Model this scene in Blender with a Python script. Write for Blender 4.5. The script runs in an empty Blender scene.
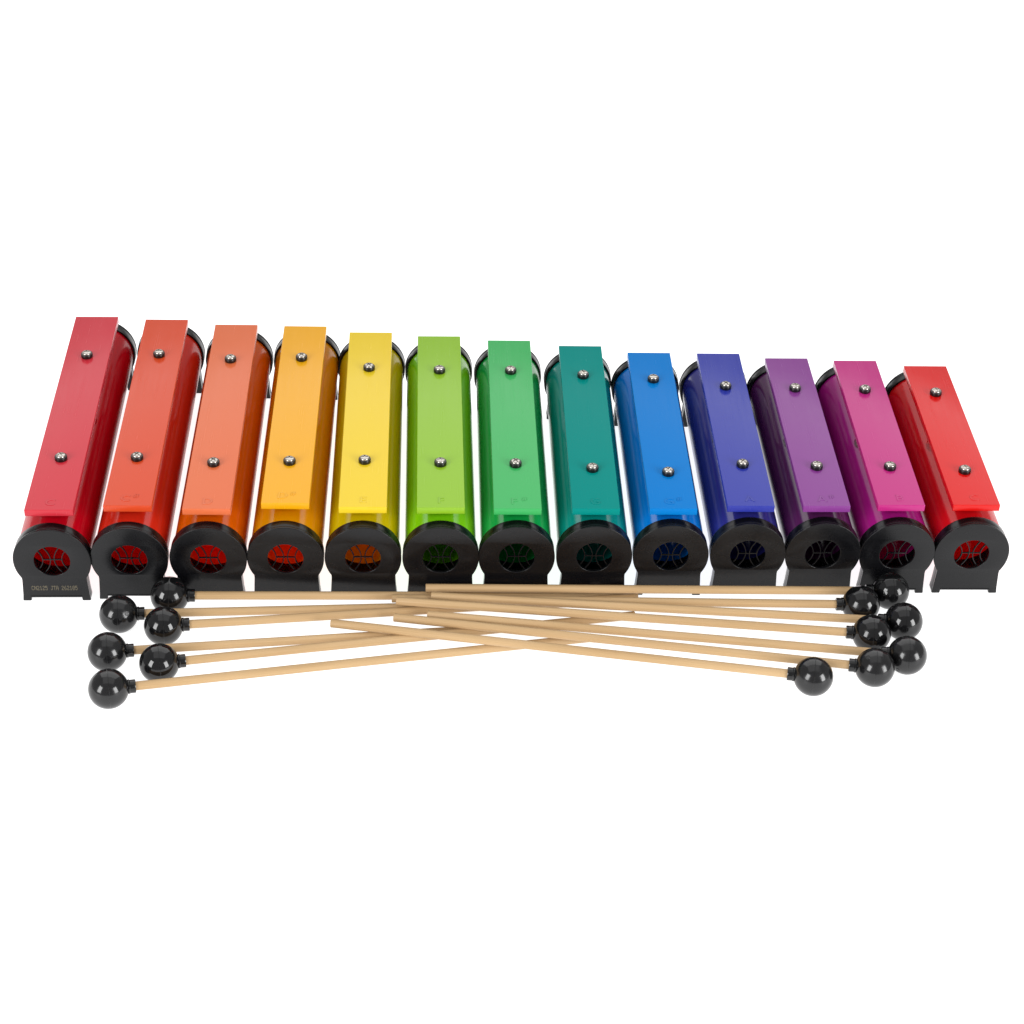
import bpy, bmesh, math, random
from mathutils import Vector, Matrix
from mathutils.geometry import tessellate_polygon

random.seed(7)
scene = bpy.context.scene
COL = scene.collection
PI = math.pi
MM = 0.001

# ------------------------------------------------------------------ helpers
def obj(name, me, mat=None, parent=None):
    if isinstance(me, bmesh.types.BMesh):
        bm = me
        bmesh.ops.recalc_face_normals(bm, faces=bm.faces)
        me = bpy.data.meshes.new(name)
        bm.to_mesh(me); bm.free()
        for p in me.polygons: p.use_smooth = True
        me.set_sharp_from_angle(angle=math.radians(32))
    if mat and not me.materials: me.materials.append(mat)
    o = bpy.data.objects.new(name, me)
    COL.objects.link(o)
    if parent: o.parent = parent
    return o

def thing(name, label, cat, group, mat4):
    o = bpy.data.objects.new(name, None); COL.objects.link(o)
    o.empty_display_size = 0.02
    o.matrix_world = mat4
    o['label'] = label; o['category'] = cat; o['group'] = group
    return o

def area2(l):
    return 0.5*sum(l[i][0]*l[(i+1) % len(l)][1]-l[(i+1) % len(l)][0]*l[i][1] for i in range(len(l)))

def inset(loop, d):
    """offset a loop (x,z) inwards (for a CCW loop) by d"""
    n = len(loop); out = []
    for i in range(n):
        p0 = Vector(loop[i-1]); p = Vector(loop[i]); p1 = Vector(loop[(i+1) % n])
        e0 = (p-p0).normalized(); e1 = (p1-p).normalized()
        n0 = Vector((-e0.y, e0.x)); n1 = Vector((-e1.y, e1.x))
        m = n0+n1
        if m.length < 1e-9: m = n0
        m.normalize()
        c = max(0.35, m.dot(n0))
        out.append(tuple(p+m*(d/c)))
    return out

def prism(bm, outer, holes, y0, y1, b):
    """plate with outline in x,z, thickness along y, bevelled rims, real holes"""
    if area2(outer) < 0: outer = outer[::-1]
    hs = [h[::-1] if area2(h) > 0 else h for h in holes]
    loops = [outer]+hs
    f0, f1 = [], []
    K = 3
    for l in loops:
        li = inset(l, b)
        rings = []
        prof = [(b*(1-math.sin(k*PI/2/K)), b*(1-math.cos(k*PI/2/K))) for k in range(K+1)]
        for (ins, dy) in prof:
            rings.append([bm.verts.new((q[0], y0+dy, q[1])) for q in inset(l, ins)])
        for (ins, dy) in prof[::-1]:
            rings.append([bm.verts.new((q[0], y1-dy, q[1])) for q in inset(l, ins)])
        n = len(l)
        for a, c in zip(rings[:-1], rings[1:]):
            for i in range(n):
                bm.faces.new((a[i], a[(i+1) % n], c[(i+1) % n], c[i]))
        f0.append((li, rings[0])); f1.append((li, rings[-1]))
    for fs in (f0, f1):
        flat = [v for _, r in fs for v in r]
        tris = tessellate_polygon([[Vector((q[0], q[1], 0)) for q in li] for li, _ in fs])
        for t in tris:
            try: bm.faces.new([flat[k] for k in t])
            except ValueError: pass

def lathe(bm, prof, seg=48, axis='z', M=None):
    rings = []
    vs = []
    for r, h in prof:
        if r < 1e-7:
            v = bm.verts.new((0, 0, h)); rings.append([v]); vs.append(v)
        else:
            ring = [bm.verts.new((r*math.cos(2*PI*i/seg), r*math.sin(2*PI*i/seg), h)) for i in range(seg)]
            rings.append(ring); vs += ring
    for a, c in zip(rings[:-1], rings[1:]):
        if len(a) == 1 and len(c) == 1: continue
        for i in range(seg):
            j = (i+1) % seg
            if len(a) == 1: bm.faces.new((a[0], c[j], c[i]))
            elif len(c) == 1: bm.faces.new((a[i], a[j], c[0]))
            else: bm.faces.new((a[i], a[j], c[j], c[i]))
    if M is not None: bmesh.ops.transform(bm, matrix=M, verts=vs)
    return vs

def box(bm, x0, x1, y0, y1, z0, z1, bev=0.0, seg=2):
    r = bmesh.ops.create_cube(bm, size=1.0)
    bmesh.ops.transform(bm, matrix=Matrix.Translation(((x0+x1)/2, (y0+y1)/2, (z0+z1)/2)) @ Matrix.Diagonal((x1-x0, y1-y0, z1-z0, 1)), verts=r['verts'])
    if bev:
        es = list({e for v in r['verts'] for e in v.link_edges})
        bmesh.ops.bevel(bm, geom=es, offset=bev, segments=seg, affect='EDGES', profile=0.5)

def boolean(target, cutter, name):
    m = target.modifiers.new('cut', 'BOOLEAN'); m.operation = 'DIFFERENCE'; m.object = cutter; m.solver = 'EXACT'
    bpy.context.view_layer.update()
    dg = bpy.context.evaluated_depsgraph_get()
    me = bpy.data.meshes.new_from_object(target.evaluated_get(dg))
    me.name = name
    bpy.data.objects.remove(target); bpy.data.objects.remove(cutter)
    for p in me.polygons: p.use_smooth = True
    me.set_sharp_from_angle(angle=math.radians(32))
    return me

def text_mesh(s, size, ext, bev, name, sx=1.0, space=1.0):
    cu = bpy.data.curves.new(name, 'FONT'); cu.body = s; cu.size = size; cu.extrude = ext; cu.bevel_depth = bev
    cu.bevel_resolution = 1
    cu.align_x = 'CENTER'; cu.align_y = 'CENTER'; cu.space_character = space
    o = bpy.data.objects.new(name, cu); COL.objects.link(o)
    bpy.context.view_layer.update()
    dg = bpy.context.evaluated_depsgraph_get()
    me = bpy.data.meshes.new_from_object(o.evaluated_get(dg)); me.name = name
    bpy.data.objects.remove(o)
    me.transform(Matrix.Diagonal((sx, 1, 1, 1)))
    return me

GLYPH = {
 'C': '01110 10001 10000 10000 10000 10001 01110', 'N': '10001 11001 10101 10101 10011 10001 10001',
 '2': '01110 10001 00001 00110 01000 10000 11111', '1': '00100 01100 00100 00100 00100 00100 01110',
 '5': '11111 10000 11110 00001 00001 10001 01110', 'J': '00111 00010 00010 00010 00010 10010 01100',
 'T': '11111 00100 00100 00100 00100 00100 00100', 'A': '01110 10001 10001 11111 10001 10001 10001',
 '6': '00110 01000 10000 11110 10001 10001 01110', '0': '01110 10001 10011 10101 11001 10001 01110'}
def dot_text(txt, width, height):
    """ink-jet style dot lettering, a thin film standing on the x,z plane"""
    bm = bmesh.new()
    cw = width/(len(txt)*6-1); ch = height/7
    for i, c in enumerate(txt):
        if c == ' ': continue
        for r, row in enumerate(GLYPH[c].split()):
            for k, bit in enumerate(row):
                if bit == '1':
                    x = -width/2+(i*6+k)*cw; z = height/2-(r+1)*ch
                    box(bm, x, x+cw*0.98, -0.00003, 0.0, z, z+ch*0.9)
    tmp = obj('printed_code', bm); me = tmp.data; bpy.data.objects.remove(tmp); return me

# ------------------------------------------------------------------ materials
def srgb(c):
    f = lambda v: v/12.92 if v <= 0.04045 else ((v+0.055)/1.055)**2.4
    return tuple(f(x/255) for x in c)+(1.0,)

def mat(name, base, rough, spec=0.5, metallic=0.0, coat=0.0, trans=0.0):
    m = bpy.data.materials.new(name); m.use_nodes = True
    nt = m.node_tree; b = nt.nodes['Principled BSDF']
    b.inputs['Base Color'].default_value = base
    b.inputs['Roughness'].default_value = rough
    b.inputs['Specular IOR Level'].default_value = spec
    b.inputs['Metallic'].default_value = metallic
    b.inputs['Coat Weight'].default_value = coat
    return m, nt, b

def noise(nt, scale3, detail, rough=0.55, coord='Object'):
    tc = nt.nodes.new('ShaderNodeTexCoord'); mp = nt.nodes.new('ShaderNodeMapping')
    mp.inputs['Scale'].default_value = scale3
    oi = nt.nodes.new('ShaderNodeObjectInfo')
    cx = nt.nodes.new('ShaderNodeCombineXYZ')
    mu = nt.nodes.new('ShaderNodeMath'); mu.operation = 'MULTIPLY'; mu.inputs[1].default_value = 37.0
    nt.links.new(oi.outputs['Random'], mu.inputs[0])
    for k in range(3): nt.links.new(mu.outputs[0], cx.inputs[k])
    nt.links.new(cx.outputs[0], mp.inputs['Location'])
    no = nt.nodes.new('ShaderNodeTexNoise'); no.inputs['Scale'].default_value = 1.0
    no.inputs['Detail'].default_value = detail; no.inputs['Roughness'].default_value = rough
    nt.links.new(tc.outputs[coord], mp.inputs['Vector']); nt.links.new(mp.outputs[0], no.inputs['Vector'])
    return no

def remap(nt, src, a, b, lo=0.3, hi=0.7):
    r = nt.nodes.new('ShaderNodeMapRange')
    r.inputs['From Min'].default_value = lo; r.inputs['From Max'].default_value = hi
    r.inputs['To Min'].default_value = a; r.inputs['To Max'].default_value = b
    nt.links.new(src, r.inputs['Value']); return r.outputs[0]

def bump(nt, b, src, strength, dist):
    n = nt.nodes.new('ShaderNodeBump'); n.inputs['Strength'].default_value = strength
    n.inputs['Distance'].default_value = dist
    nt.links.new(src, n.inputs['Height']); nt.links.new(n.outputs[0], b.inputs['Normal'])

def bar_material(name, rgb, spec=0.5):
    """lacquered tone bar: satin sheen, faint lengthwise rolling marks"""
    m, nt, b = mat(name, rgb, 0.24, spec)
    streak = noise(nt, (900, 14, 200), 3)
    blot = noise(nt, (60, 40, 60), 4, 0.6)
    mx = nt.nodes.new('ShaderNodeMix'); mx.data_type = 'FLOAT'; mx.inputs[0].default_value = 0.35
    nt.links.new(streak.outputs['Fac'], mx.inputs[2]); nt.links.new(blot.outputs['Fac'], mx.inputs[3])
    nt.links.new(remap(nt, mx.outputs[0], BAR_R0, BAR_R1), b.inputs['Roughness'])
    # sparse hair scratches from the mallets, no colour change, only a little relief
    sc = noise(nt, (1500, 38, 1500), 1, 0.4)
    lines = remap(nt, sc.outputs['Fac'], 0.0, 1.0, 0.66, 0.74)
    ad = nt.nodes.new('ShaderNodeMath'); ad.operation = 'SUBTRACT'
    nt.links.new(mx.outputs[0], ad.inputs[0]); nt.links.new(lines, ad.inputs[1])
    bump(nt, b, ad.outputs[0], 0.11, 0.0001)
    return m
BAR_R0, BAR_R1 = 0.15, 0.30

def tube_material(name, rgb, inner, leak):
    """glossy coloured plastic, a little light gets through its wall"""
    m, nt, b = mat(name, rgb, 0.12, 0.5)
    n = noise(nt, (40, 25, 40), 3)
    nt.links.new(remap(nt, n.outputs['Fac'], 0.12, 0.2), b.inputs['Roughness'])
    bump(nt, b, n.outputs['Fac'], 0.03, 0.0003)
    tr = nt.nodes.new('ShaderNodeBsdfTranslucent'); tr.inputs['Color'].default_value = inner
    mix = nt.nodes.new('ShaderNodeMixShader'); mix.inputs[0].default_value = leak
    out = nt.nodes['Material Output']
    nt.links.new(b.outputs[0], mix.inputs[1]); nt.links.new(tr.outputs[0], mix.inputs[2])
    nt.links.new(mix.outputs[0], out.inputs['Surface'])
    return m

# black moulded plastic of the end caps
CAP, nt, b = mat('black_moulded_plastic', (0.003, 0.003, 0.0038, 1), 0.28, 0.32)
n = noise(nt, (2600, 2600, 2600), 2); n2 = noise(nt, (35, 35, 60), 4)
nt.links.new(remap(nt, n2.outputs['Fac'], 0.20, 0.32), b.inputs['Roughness'])
bump(nt, b, n.outputs['Fac'], 0.12, 0.0001)
# rubber sleeve
RUBBER, _, _ = mat('black_rubber', (0.004, 0.004, 0.004, 1), 0.3, 0.5)
# screws
STEEL, nt, b = mat('nickel_steel', (0.50, 0.47, 0.43, 1), 0.26, 0.5, 1.0)
# mallet heads
HEAD, nt, b = mat('glossy_black_plastic', (0.004, 0.004, 0.0045, 1), 0.1, 0.5)
n = noise(nt, (110, 110, 110), 5, 0.65)
nt.links.new(remap(nt, n.outputs['Fac'], 0.04, 0.26, 0.42, 0.68), b.inputs['Roughness'])
n3 = noise(nt, (70, 70, 70), 2)
bump(nt, b, n3.outputs['Fac'], 0.12, 0.0009)
HEAD2 = HEAD.copy(); HEAD2.name = 'scuffed_black_plastic'
b = HEAD2.node_tree.nodes['Principled BSDF']; b.inputs['Base Color'].default_value = (0.007, 0.007, 0.0075, 1)
for l in list(HEAD2.node_tree.links):
    if l.to_socket == b.inputs['Roughness']:
        mr = l.from_node; mr.inputs['To Min'].default_value = 0.12; mr.inputs['To Max'].default_value = 0.27
# wooden sticks
WOOD, nt, b = mat('pale_birch', srgb((214, 170, 112)), 0.5, 0.35)
g = noise(nt, (1300, 1300, 10), 4, 0.6); g2 = noise(nt, (60, 60, 9), 2)
cr = nt.nodes.new('ShaderNodeValToRGB')
cr.color_ramp.elements[0].position = 0.3; cr.color_ramp.elements[0].color = srgb((168, 136, 94))
cr.color_ramp.elements[1].position = 0.7; cr.color_ramp.elements[1].color = srgb((190, 160, 120))
mx = nt.nodes.new('ShaderNodeMix'); mx.data_type = 'FLOAT'; mx.inputs[0].default_value = 0.45
nt.links.new(g.outputs['Fac'], mx.inputs[2]); nt.links.new(g2.outputs['Fac'], mx.inputs[3])
nt.links.new(mx.outputs[0], cr.inputs['Fac']); nt.links.new(cr.outputs[0], b.inputs['Base Color'])
bump(nt, b, g.outputs['Fac'], 0.2, 0.0001)
# printed code
INK, _, _ = mat('faded_gold_print', srgb((104, 96, 78)), 0.6, 0.3)

# ------------------------------------------------------------------ the table
TABLE_EMIT = 0.93      # glow added to the plain white tabletop to whiten shaded gaps between tubes
TABLE, nt, b = mat('white_table_added_glow', (0.5, 0.5, 0.5, 1), 0.6, 0.15)
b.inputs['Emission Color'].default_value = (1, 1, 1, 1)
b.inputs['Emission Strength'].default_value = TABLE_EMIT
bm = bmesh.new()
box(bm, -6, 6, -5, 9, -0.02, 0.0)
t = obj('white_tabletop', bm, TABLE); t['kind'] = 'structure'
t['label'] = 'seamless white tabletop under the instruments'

# ------------------------------------------------------------------ shared chime bar pieces
R, HC, FW = 30.6, 39.7, 26.9
DC = 10.4                      # depth of an end cap
BW, BT, BH = 38.1, 6.0, 81.3 # tone bar width, thickness, height of its top
B0 = 11.1                      # bar starts this far behind the face of the front cap
RT = 28.7                      # tube radius

def cap_outline():
    a0 = math.asin((HC-23.0)/R)  # where the foot leaves the circle
    pts = []
    n = 72
    st = -a0; en = PI+a0
    for i in range(n+1):
        a = st+(en-st)*i/n
        pts.append((R*math.cos(a), HC+R*math.sin(a)))
    xl = -25.2
    pts += [(-25.5, 20.5), (-26.3, 6.0), (-FW, 0.6), (-FW+0.6, 0.0), (-FW+6.2, 0.0), (-FW+6.7, 0.6), (-FW+6.9, 3.2)]
    pts += [(-x, z) for x, z in pts[:n:-1]]
    return [(x*MM, z*MM) for x, z in pts]
def circ(r, n=64, cz=HC): return [(r*math.cos(2*PI*i/n)*MM, (cz+r*math.sin(2*PI*i/n))*MM) for i in range(n)]

bm = bmesh.new()
prism(bm, cap_outline(), [circ(14.2)], 0.0, 2.6*MM, 0.45*MM)
cap_mesh_o = cap_outline()
prism(bm, inset(cap_mesh_o[::-1] if area2(cap_mesh_o) < 0 else cap_mesh_o, 0.15*MM), [circ(28.85)], 2.6*MM, DC*MM, 0.35*MM)
lathe(bm, [(26.6*MM, 2.4*MM), (26.6*MM, 27*MM), (25.5*MM, 27*MM), (25.5*MM, 2.4*MM), (26.6*MM, 2.4*MM)], 72,
      M=Matrix.Translation((0, 0, HC*MM)) @ Matrix.Rotation(-PI/2, 4, 'X'))
bmesh.ops.remove_doubles(bm, verts=bm.verts, dist=1e-8)
# moulded ledge over the notch between the feet
box(bm, -(FW-6.6)*MM, (FW-6.6)*MM, -0.35*MM, 0.2*MM, 3.7*MM, 5.0*MM, 0.12*MM, 1)
tmp = obj('end_cap', bm, CAP); CAP_ME = tmp.data; bpy.data.objects.remove(tmp)

def ribbon(bm, pts, w, y0, y1):
    n = len(pts); L = []; Rr = []
    for i, p in enumerate(pts):
        a = Vector(pts[max(i-1, 0)]); c = Vector(pts[min(i+1, n-1)])
        d = (c-a).normalized(); nn = Vector((-d.y, d.x))*w/2
        L.append(Vector(p)+nn); Rr.append(Vector(p)-nn)
    lp = L+Rr[::-1]
    prism(bm, [(q.x*MM, (HC+q.y)*MM) for q in lp], [], y0*MM, y1*MM, 0.12*MM)
bm = bmesh.new()
ribbon(bm, [(-7.4, 0), (7.4, 0)], 0.7, 2.0, 3.3)
for s in (-1, 1):
    ribbon(bm, [(s*(1.5+0.0335*z*z), z) for z in [12.5*k/10 for k in range(-10, 11)]], 0.75, 1.95, 3.35)
    ribbon(bm, [(s*(7.5+0.045*z*z), z) for z in [9.4*k/8 for k in range(-8, 9)]], 0.75, 1.9, 3.4)
tmp = obj('grille', bm, CAP); GRILLE_ME = tmp.data; bpy.data.objects.remove(tmp)

# screw: domed nickel head with a cross recess
bm = bmesh.new()
prof = [(0, 0), (3.7, 0), (3.9, 0.2), (3.9, 0.6), (3.7, 1.0), (3.2, 1.35), (2.4, 1.6), (1.3, 1.75), (0, 1.8)]
lathe(bm, [(r*MM, h*MM) for r, h in prof], 40)
bmesh.ops.recalc_face_normals(bm, faces=bm.faces)
sh = obj('screw_blank', bm, STEEL)
bm = bmesh.new()
a, c = 0.6*MM, 2.7*MM
plus = [(a, a), (a, c), (-a, c), (-a, a), (-c, a), (-c, -a), (-a, -a), (-a, -c), (a, -c), (a, -a), (c, -a), (c, a)]
lo = [bm.verts.new((x, y, 0.7*MM)) for x, y in plus]; hi = [bm.verts.new((x, y, 4*MM)) for x, y in plus]
bm.faces.new(lo[::-1]); bm.faces.new(hi)
for k in range(12): bm.faces.new((lo[k], lo[(k+1) % 12], hi[(k+1) % 12], hi[k]))
cut = obj('cutter', bm)
SCREW_ME = boolean(sh, cut, 'screw')
if not SCREW_ME.materials: SCREW_ME.materials.append(STEEL)
# sleeve under it, running down through the bar onto the tube
bm = bmesh.new()
prof = [(0, -15), (3.2, -15), (3.4, -0.2), (4.9, 0.0), (5.1, 0.5), (5.05, 2.8), (4.75, 3.4), (4.0, 3.6), (0, 3.6)]
lathe(bm, [(r*MM, h*MM) for r, h in prof], 40)
tmp = obj('rubber_sleeve', bm, RUBBER); SLEEVE_ME = tmp.data; bpy.data.objects.remove(tmp)

# ------------------------------------------------------------------ the thirteen chime bars
# x, y of the face of the front cap, tone bar length, turn about z; distance of the two screws from the cap's face
POS = [
(-0.36894,-0.00067,0.29730,-0.00833, 82.0, 240.3, 11.7),
(-0.30849,0.00037,0.28707,-0.01680, 81.2, 240.7, 15.8),
(-0.24627,0.00026,0.28274,-0.02023, 73.0, 232.3, 11.1),
(-0.18513,0.00034,0.27296,-0.02326, 74.6, 234.6, 18.1),
(-0.12352,-0.00013,0.26810,-0.01453, 76.0, 218.2, 12.4),
(-0.06162,-0.00073,0.26270,-0.01207, 72.5, 214.5, 11.7),
(-0.00074,-0.00077,0.25710,-0.01854, 70.7, 213.5, 9.8),
(0.06158,-0.00060,0.24842,-0.02248, 63.5, 205.7, 8.8),
(0.12343,-0.00009,0.23722,-0.01846, 56.8, 198.4, 7.8),
(0.18607,0.00109,0.23242,-0.01599, 66.6, 185.6, 9.8),
(0.24716,0.00115,0.22501,-0.01204, 63.1, 182.0, 9.0),
(0.30772,0.00018,0.22008,-0.01404, 62.9, 180.3, 10.6),
(0.36874,-0.00041,0.21102,-0.01575, 58.0, 175.7, 11.0)]
#  note, colour word, tone bar colour, tube colour, light through the tube
L = lambda *c: tuple(c)+(1.0,)
KIND = [
('C',  'crimson', L(0.485, 0.022, 0.036), L(0.732, 0.002, 0.017), L(0.60, 0.0, 0.01)),
('C#', 'vermilion red', L(0.540, 0.052, 0.012), L(0.880, 0.035, 0.012), L(0.65, 0.005, 0.005)),
('D',  'coral orange', L(0.590, 0.125, 0.042), L(0.880, 0.159, 0.001), L(0.8, 0.03, 0.003)),
('D#', 'amber orange', L(0.690, 0.325, 0.003), L(0.880, 0.389, 0.001), L(0.85, 0.09, 0.0)),
('E',  'yellow', L(0.672, 0.478, 0.014), L(0.880, 0.708, 0.002), L(0.62, 0.20, 0.0)),
('F',  'lime green', L(0.219, 0.413, 0.017), L(0.189, 0.543, 0.004), L(0.01, 0.12, 0.005)),
('F#', 'leaf green', L(0.034, 0.351, 0.088), L(0.005, 0.330, 0.059), L(0.0, 0.03, 0.005)),
('G',  'teal', L(0.001, 0.205, 0.180), L(0.001, 0.248, 0.212), L(0.0, 0.02, 0.02)),
('G#', 'sky blue', L(0.001, 0.157, 0.478), L(0.001, 0.177, 0.614), L(0.0, 0.01, 0.03)),
('A',  'indigo', L(0.021, 0.031, 0.285), L(0.024, 0.024, 0.201), L(0.005, 0.004, 0.03)),
('A#', 'violet', L(0.190, 0.034, 0.215), L(0.080, 0.012, 0.075), L(0.02, 0.0, 0.02)),
('B',  'magenta pink', L(0.420, 0.016, 0.165), L(0.543, 0.014, 0.307), L(0.3, 0.0, 0.05)),
('C',  'bright red', L(0.563, 0.004, 0.003), L(0.826, 0.007, 0.014), L(0.60, 0.0, 0.01))]
LABEL = [
 'longest chime bar, crimson, its foot printed with a code, at the end of the row',
 'vermilion chime bar between the crimson one and the coral orange one',
 'coral orange chime bar on a darker orange tube',
 'amber orange chime bar beside the yellow one',
 'yellow chime bar with a yellow tube and black end caps',
 'lime green chime bar beside the yellow one',
 'leaf green chime bar between the lime green and the teal ones',
 'dark teal chime bar between the green and the blue ones',
 'sky blue chime bar between the teal and the indigo ones',
 'indigo chime bar on a dark navy tube next to the sky blue one',
 'violet chime bar on a dark plum tube',
 'magenta pink chime bar beside the short bright red one',
 'shortest chime bar, bright red, next to the magenta pink one']

for i, ((px, py, ln, rz, s0, s1, b0), (note, word, cb, ct, ci)) in enumerate(zip(POS, KIND)):
    th = thing('chime_bar', LABEL[i], 'chime bar', 'chime bars standing in a row from low to high',
               Matrix.Translation((px, py, 0)) @ Matrix.Rotation(rz, 4, 'Z'))
    total = ln+(b0+13.5)*MM
    # tube with its round sound hole under the bar
    bm = bmesh.new()
    ra, rb = RT*MM, (RT-1.9)*MM
    y0, y1 = 2.7*MM, total-2.7*MM
    lathe(bm, [(rb, y0), (ra, y0), (ra, y1), (rb, y1), (rb, y0)], 128,
          M=Matrix.Translation((0, 0, HC*MM)) @ Matrix.Rotation(-PI/2, 4, 'X'))
    bmesh.ops.remove_doubles(bm, verts=bm.verts, dist=1e-7)
    bmesh.ops.recalc_face_normals(bm, faces=bm.faces)
    tb = obj('tube_blank', bm, tube_material(word.replace(' ', '_')+'_tube', ct, ci, 0.42 if i < 5 or i > 10 else 0.03))
    bm = bmesh.new()
    lathe(bm, [(0, 45*MM), (16.5*MM, 45*MM), (16.5*MM, 90*MM), (0, 90*MM)], 48, M=Matrix.Translation((0, ln/2+(b0+3)*MM, 0)))
    bmesh.ops.recalc_face_normals(bm, faces=bm.faces)
    ct_o = obj('cutter', bm)
    me = boolean(tb, ct_o, 'resonator_tube')
    obj('resonator_tube', me, None, th)
    # end caps
    c = obj('end_cap', CAP_ME, None, th)
    obj('grille', GRILLE_ME, None, c)
    if i == 0:
        tm = dot_text('CN2125 JTA 262105', 36.2*MM, 4.3*MM)
        lt = obj('printed_code', tm, INK, c); lt.location = (-0.7*MM, -0.03*MM, 13.0*MM)
    c2 = obj('end_cap', CAP_ME, None, th)
    c2.location = (0, total, 0); c2.rotation_euler = (0, 0, PI)
    g2 = obj('grille', GRILLE_ME, None, c2)
    # tone bar
    bmat = bar_material(word.replace(' ', '_')+'_lacquer', cb, {7: 0.05, 8: 0.08}.get(i, 0.34))
    bm = bmesh.new()
    box(bm, -BW/2*MM, BW/2*MM, 0, ln, 0, BT*MM, 0.55*MM, 3)
    bar = obj('tone_bar', bm, bmat, th); bar.location = (0, b0*MM, (BH-BT)*MM)
    tm = text_mesh(note[0], 11.5*MM, 0.24*MM, 0.14*MM, 'note_letter')
    letter = obj('note_letter', tm, bmat, bar); letter.location = (0 if len(note) == 1 else -2.6*MM, 9.6*MM, BT*MM)
    if len(note) > 1:
        tm = text_mesh('#', 7.0*MM, 0.24*MM, 0.1*MM, 'note_letter')
        sp = obj('note_letter', tm, bmat, bar); sp.location = (5.6*MM, 13.2*MM, BT*MM)
    for s in (s0, s1):
        sc = obj('screw', SCREW_ME, None, th)
        sc.location = (0, s*MM, (BH+3.4)*MM); sc.rotation_euler = (0, 0, random.uniform(0, PI/2))
        sl = obj('rubber_sleeve', SLEEVE_ME, None, sc); sl.location = (0, 0, -3.4*MM)

# ------------------------------------------------------------------ the thirteen mallets
RB, RS = 15.2, 3.4
bm = bmesh.new()
prof = []
a0 = math.asin(5.0/RB)
for k in range(41):
    a = PI-(PI-a0)*k/40
    r = RB*math.sin(a); h = RB*math.cos(a)
    prof.append((max(r, 0)*MM if k else 0, h*MM))
# moulding seam round the equator: a hair-thin raised line
seam = []
for (r, h) in prof: seam.append((r, h))
lathe(bm, seam, 64)
lathe(bm, [(RB*MM*0.995, -0.3*MM), ((RB+0.13)*MM, -0.12*MM), ((RB+0.13)*MM, 0.12*MM), (RB*MM*0.995, 0.3*MM)], 96)
# small gate mark
gm = Matrix.Rotation(0.35, 4, 'Z') @ Matrix.Rotation(math.radians(62), 4, 'Y') @ Matrix.Translation((0, 0, (RB-0.12)*MM))
lathe(bm, [(1.9*MM, 0), (1.8*MM, 0.32*MM), (1.3*MM, 0.32*MM), (1.1*MM, 0.1*MM), (0, 0.1*MM)], 24, M=gm)
tmp = obj('head', bm, HEAD); HEAD_ME = tmp.data; bpy.data.objects.remove(tmp)
HEAD2_ME = HEAD_ME.copy(); HEAD2_ME.materials[0] = HEAD2
bm = bmesh.new()
prof = [(4.6, 13.8), (5.5, 14.5), (5.55, 15.4), (5.1, 15.9), (5.2, 19.4), (4.95, 20.0), (3.4, 20.15), (3.3, 19.0)]
lathe(bm, [(r*MM, h*MM) for r, h in prof], 40)
tmp = obj('collar', bm, HEAD); COLLAR_ME = tmp.data; bpy.data.objects.remove(tmp)
LEN = 376.0
bm = bmesh.new()
prof = [(0, 10)]+[(RS, 10)]+[(RS, 10+(LEN-10.5)*k/12) for k in range(1, 13)]+[(RS-0.12, LEN-0.2), (RS-0.5, LEN), (0, LEN)]
lathe(bm, [(r*MM, h*MM) for r, h in prof], 32)
tmp = obj('stick', bm, WOOD); STICK_ME = tmp.data; bpy.data.objects.remove(tmp)

MAL = [  # head centre, far end of the stick, scuffed?, roll, label
((-0.27708,-0.01627,0.01520), (0.09769,-0.00684,0.00330), 0, 'mallet nearest the chime bars in the left fan, head against the coral bar foot'),
((-0.31465,-0.03930,0.01520), (0.05633,-0.01536,0.00330), 1, 'mallet in the left fan whose head lies below the foot of the vermilion bar'),
((-0.27835,-0.05437,0.01520), (0.09696,-0.01242,0.00620), 0, 'left fan mallet, glossy head in the middle of the inner file of three'),
((-0.31814,-0.08513,0.01520), (0.05515,-0.04080,0.00330), 1, 'left fan mallet, scuffed head in the middle of the outer file of three'),
((-0.27750,-0.09928,0.01520), (0.09219,-0.03615,0.00680), 0, 'left fan mallet, glossy head lowest in the inner file of three'),
((-0.31237,-0.12819,0.01520), (0.05206,-0.06004,0.00330), 1, 'mallet lying lowest in the left fan, its stick clear of the others'),
((0.30227,-0.01798,0.01520), (-0.07420,-0.01001,0.01580), 0, 'mallet topmost in the right fan, head against the magenta bar foot'),
((0.27488,-0.03518,0.01520), (-0.09983,-0.01903,0.01250), 0, 'right fan mallet, head just in front of the topmost one'),
((0.30495,-0.05710,0.01520), (-0.07037,-0.02187,0.01700), 0, 'right fan mallet, upper of the two heads lying furthest right'),
((0.27636,-0.07210,0.01520), (-0.09740,-0.02976,0.01850), 0, 'right fan mallet, glossy head in the middle of the inner file of three'),
((0.29931,-0.09858,0.01520), (-0.07301,-0.04390,0.01550), 1, 'right fan mallet, lower of the two heads lying furthest right'),
((0.27109,-0.11279,0.01520), (-0.09899,-0.04750,0.01600), 1, 'right fan mallet, lowest head of the inner file of three'),
((0.22156,-0.12246,0.01520), (-0.14850,-0.05508,0.01700), 1, 'mallet with its head alone, shorter reach than the rest of the right fan')]
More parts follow.
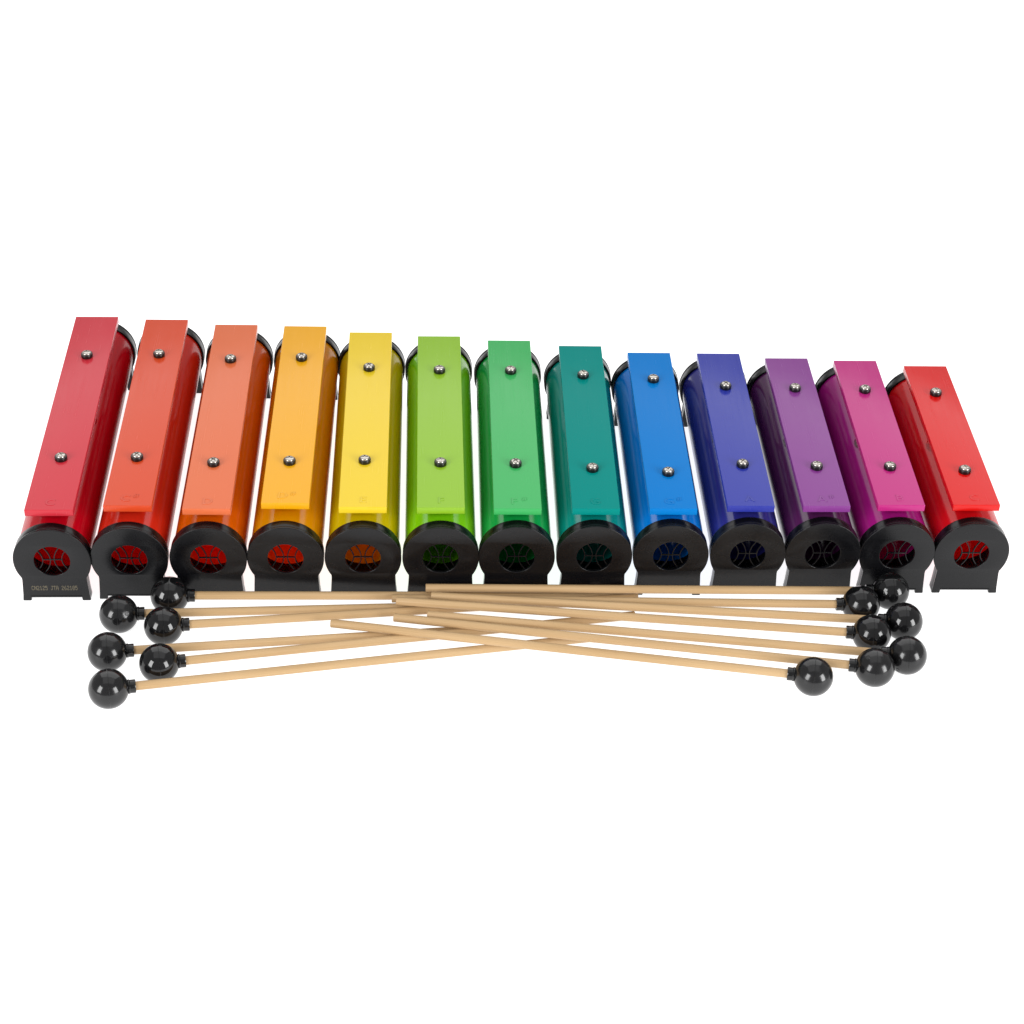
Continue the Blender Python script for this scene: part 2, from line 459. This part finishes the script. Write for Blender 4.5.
for i, (h, e, sc, lab) in enumerate(MAL):
    h = Vector(h)+Vector((0, 0.00206, 0)); e = Vector(e)+Vector((0, 0.00206, 0)); d = (e-h).normalized()
    q = d.to_track_quat('Z', 'Y').to_matrix().to_4x4() @ Matrix.Rotation([0.4, 2.1, 1.0, 5.2, 3.3, 4.4, 0.2, 1.9, 2.9, 4.0, 5.5, 0.9, 3.6][i], 4, 'Z')
    th = thing('mallet', lab, 'mallet', 'crossed mallets lying in two fans', Matrix.Translation(h) @ q)
    obj('head', HEAD2_ME if sc else HEAD_ME, None, th)
    obj('collar', COLLAR_ME, None, th)
    obj('stick', STICK_ME, None, th)

# ------------------------------------------------------------------ camera
cam = bpy.data.cameras.new('camera'); co = bpy.data.objects.new('camera', cam); COL.objects.link(co)
r = Vector((0.9985198978193018, -0.04714816411753653, 0.02711206888595721)); u = Vector((0.005871998054652973, 0.5890391317767516, 0.8080831769530517)); f = Vector((0.05406970776485851, 0.806727929264902, -0.5884441476012708))
m3 = Matrix((r, u, -f)).transposed()
co.matrix_world = Matrix.Translation((-0.090878373, -1.27061567777, 1.01171221752)) @ m3.to_4x4()
cam.sensor_width = 36; cam.lens = 1999.632*36/1024; cam.clip_start = 0.05; cam.clip_end = 60
scene.camera = co

# ------------------------------------------------------------------ studio light
def softbox(name, loc, target, sx, sy, radiance, col=(1, 1, 1)):
    l = bpy.data.lights.new(name, 'AREA'); l.shape = 'RECTANGLE'; l.size = sx; l.size_y = sy
    l.energy = radiance*PI*sx*sy; l.color = col
    o = bpy.data.objects.new(name, l); COL.objects.link(o)
    d = (Vector(target)-Vector(loc)).normalized()
    o.matrix_world = Matrix.Translation(loc) @ d.to_track_quat('-Z', 'Y').to_matrix().to_4x4()
    return o
softbox('rear_softbox', (0.1, 3.0, 3.0), (0, 0.1, 0.2), 6.0, 3.4, 1.35)
softbox('added_overhead_fill', (0.0, 0.1, 2.6), (0, 0.1, 0), 3.0, 2.2, 0.6)  # added fill from above, brightens the tubes between their neighbours
softbox('left_softbox', (-4.90, -4.25, 3.15), (0, 0.1, 0), 2.55, 4.1, 11.6)
softbox('right_softbox', (5.20, -4.35, 2.5), (0, 0.1, 0), 2.55, 4.1, 12.5)

w = bpy.data.worlds.new('World'); scene.world = w; w.use_nodes = True
bg = w.node_tree.nodes['Background']; bg.inputs[0].default_value = (1, 1, 1, 1); bg.inputs[1].default_value = 0.42

scene.view_settings.view_transform = 'Standard'; scene.view_settings.look = 'None'
scene.view_settings.exposure = 0; scene.view_settings.gamma = 1; scene.view_settings.use_curve_mapping = False
scene.render.engine = 'CYCLES'
scene.cycles.max_bounces = 8; scene.cycles.diffuse_bounces = 4; scene.cycles.glossy_bounces = 4
scene.render.resolution_x = 1024; scene.render.resolution_y = 1024
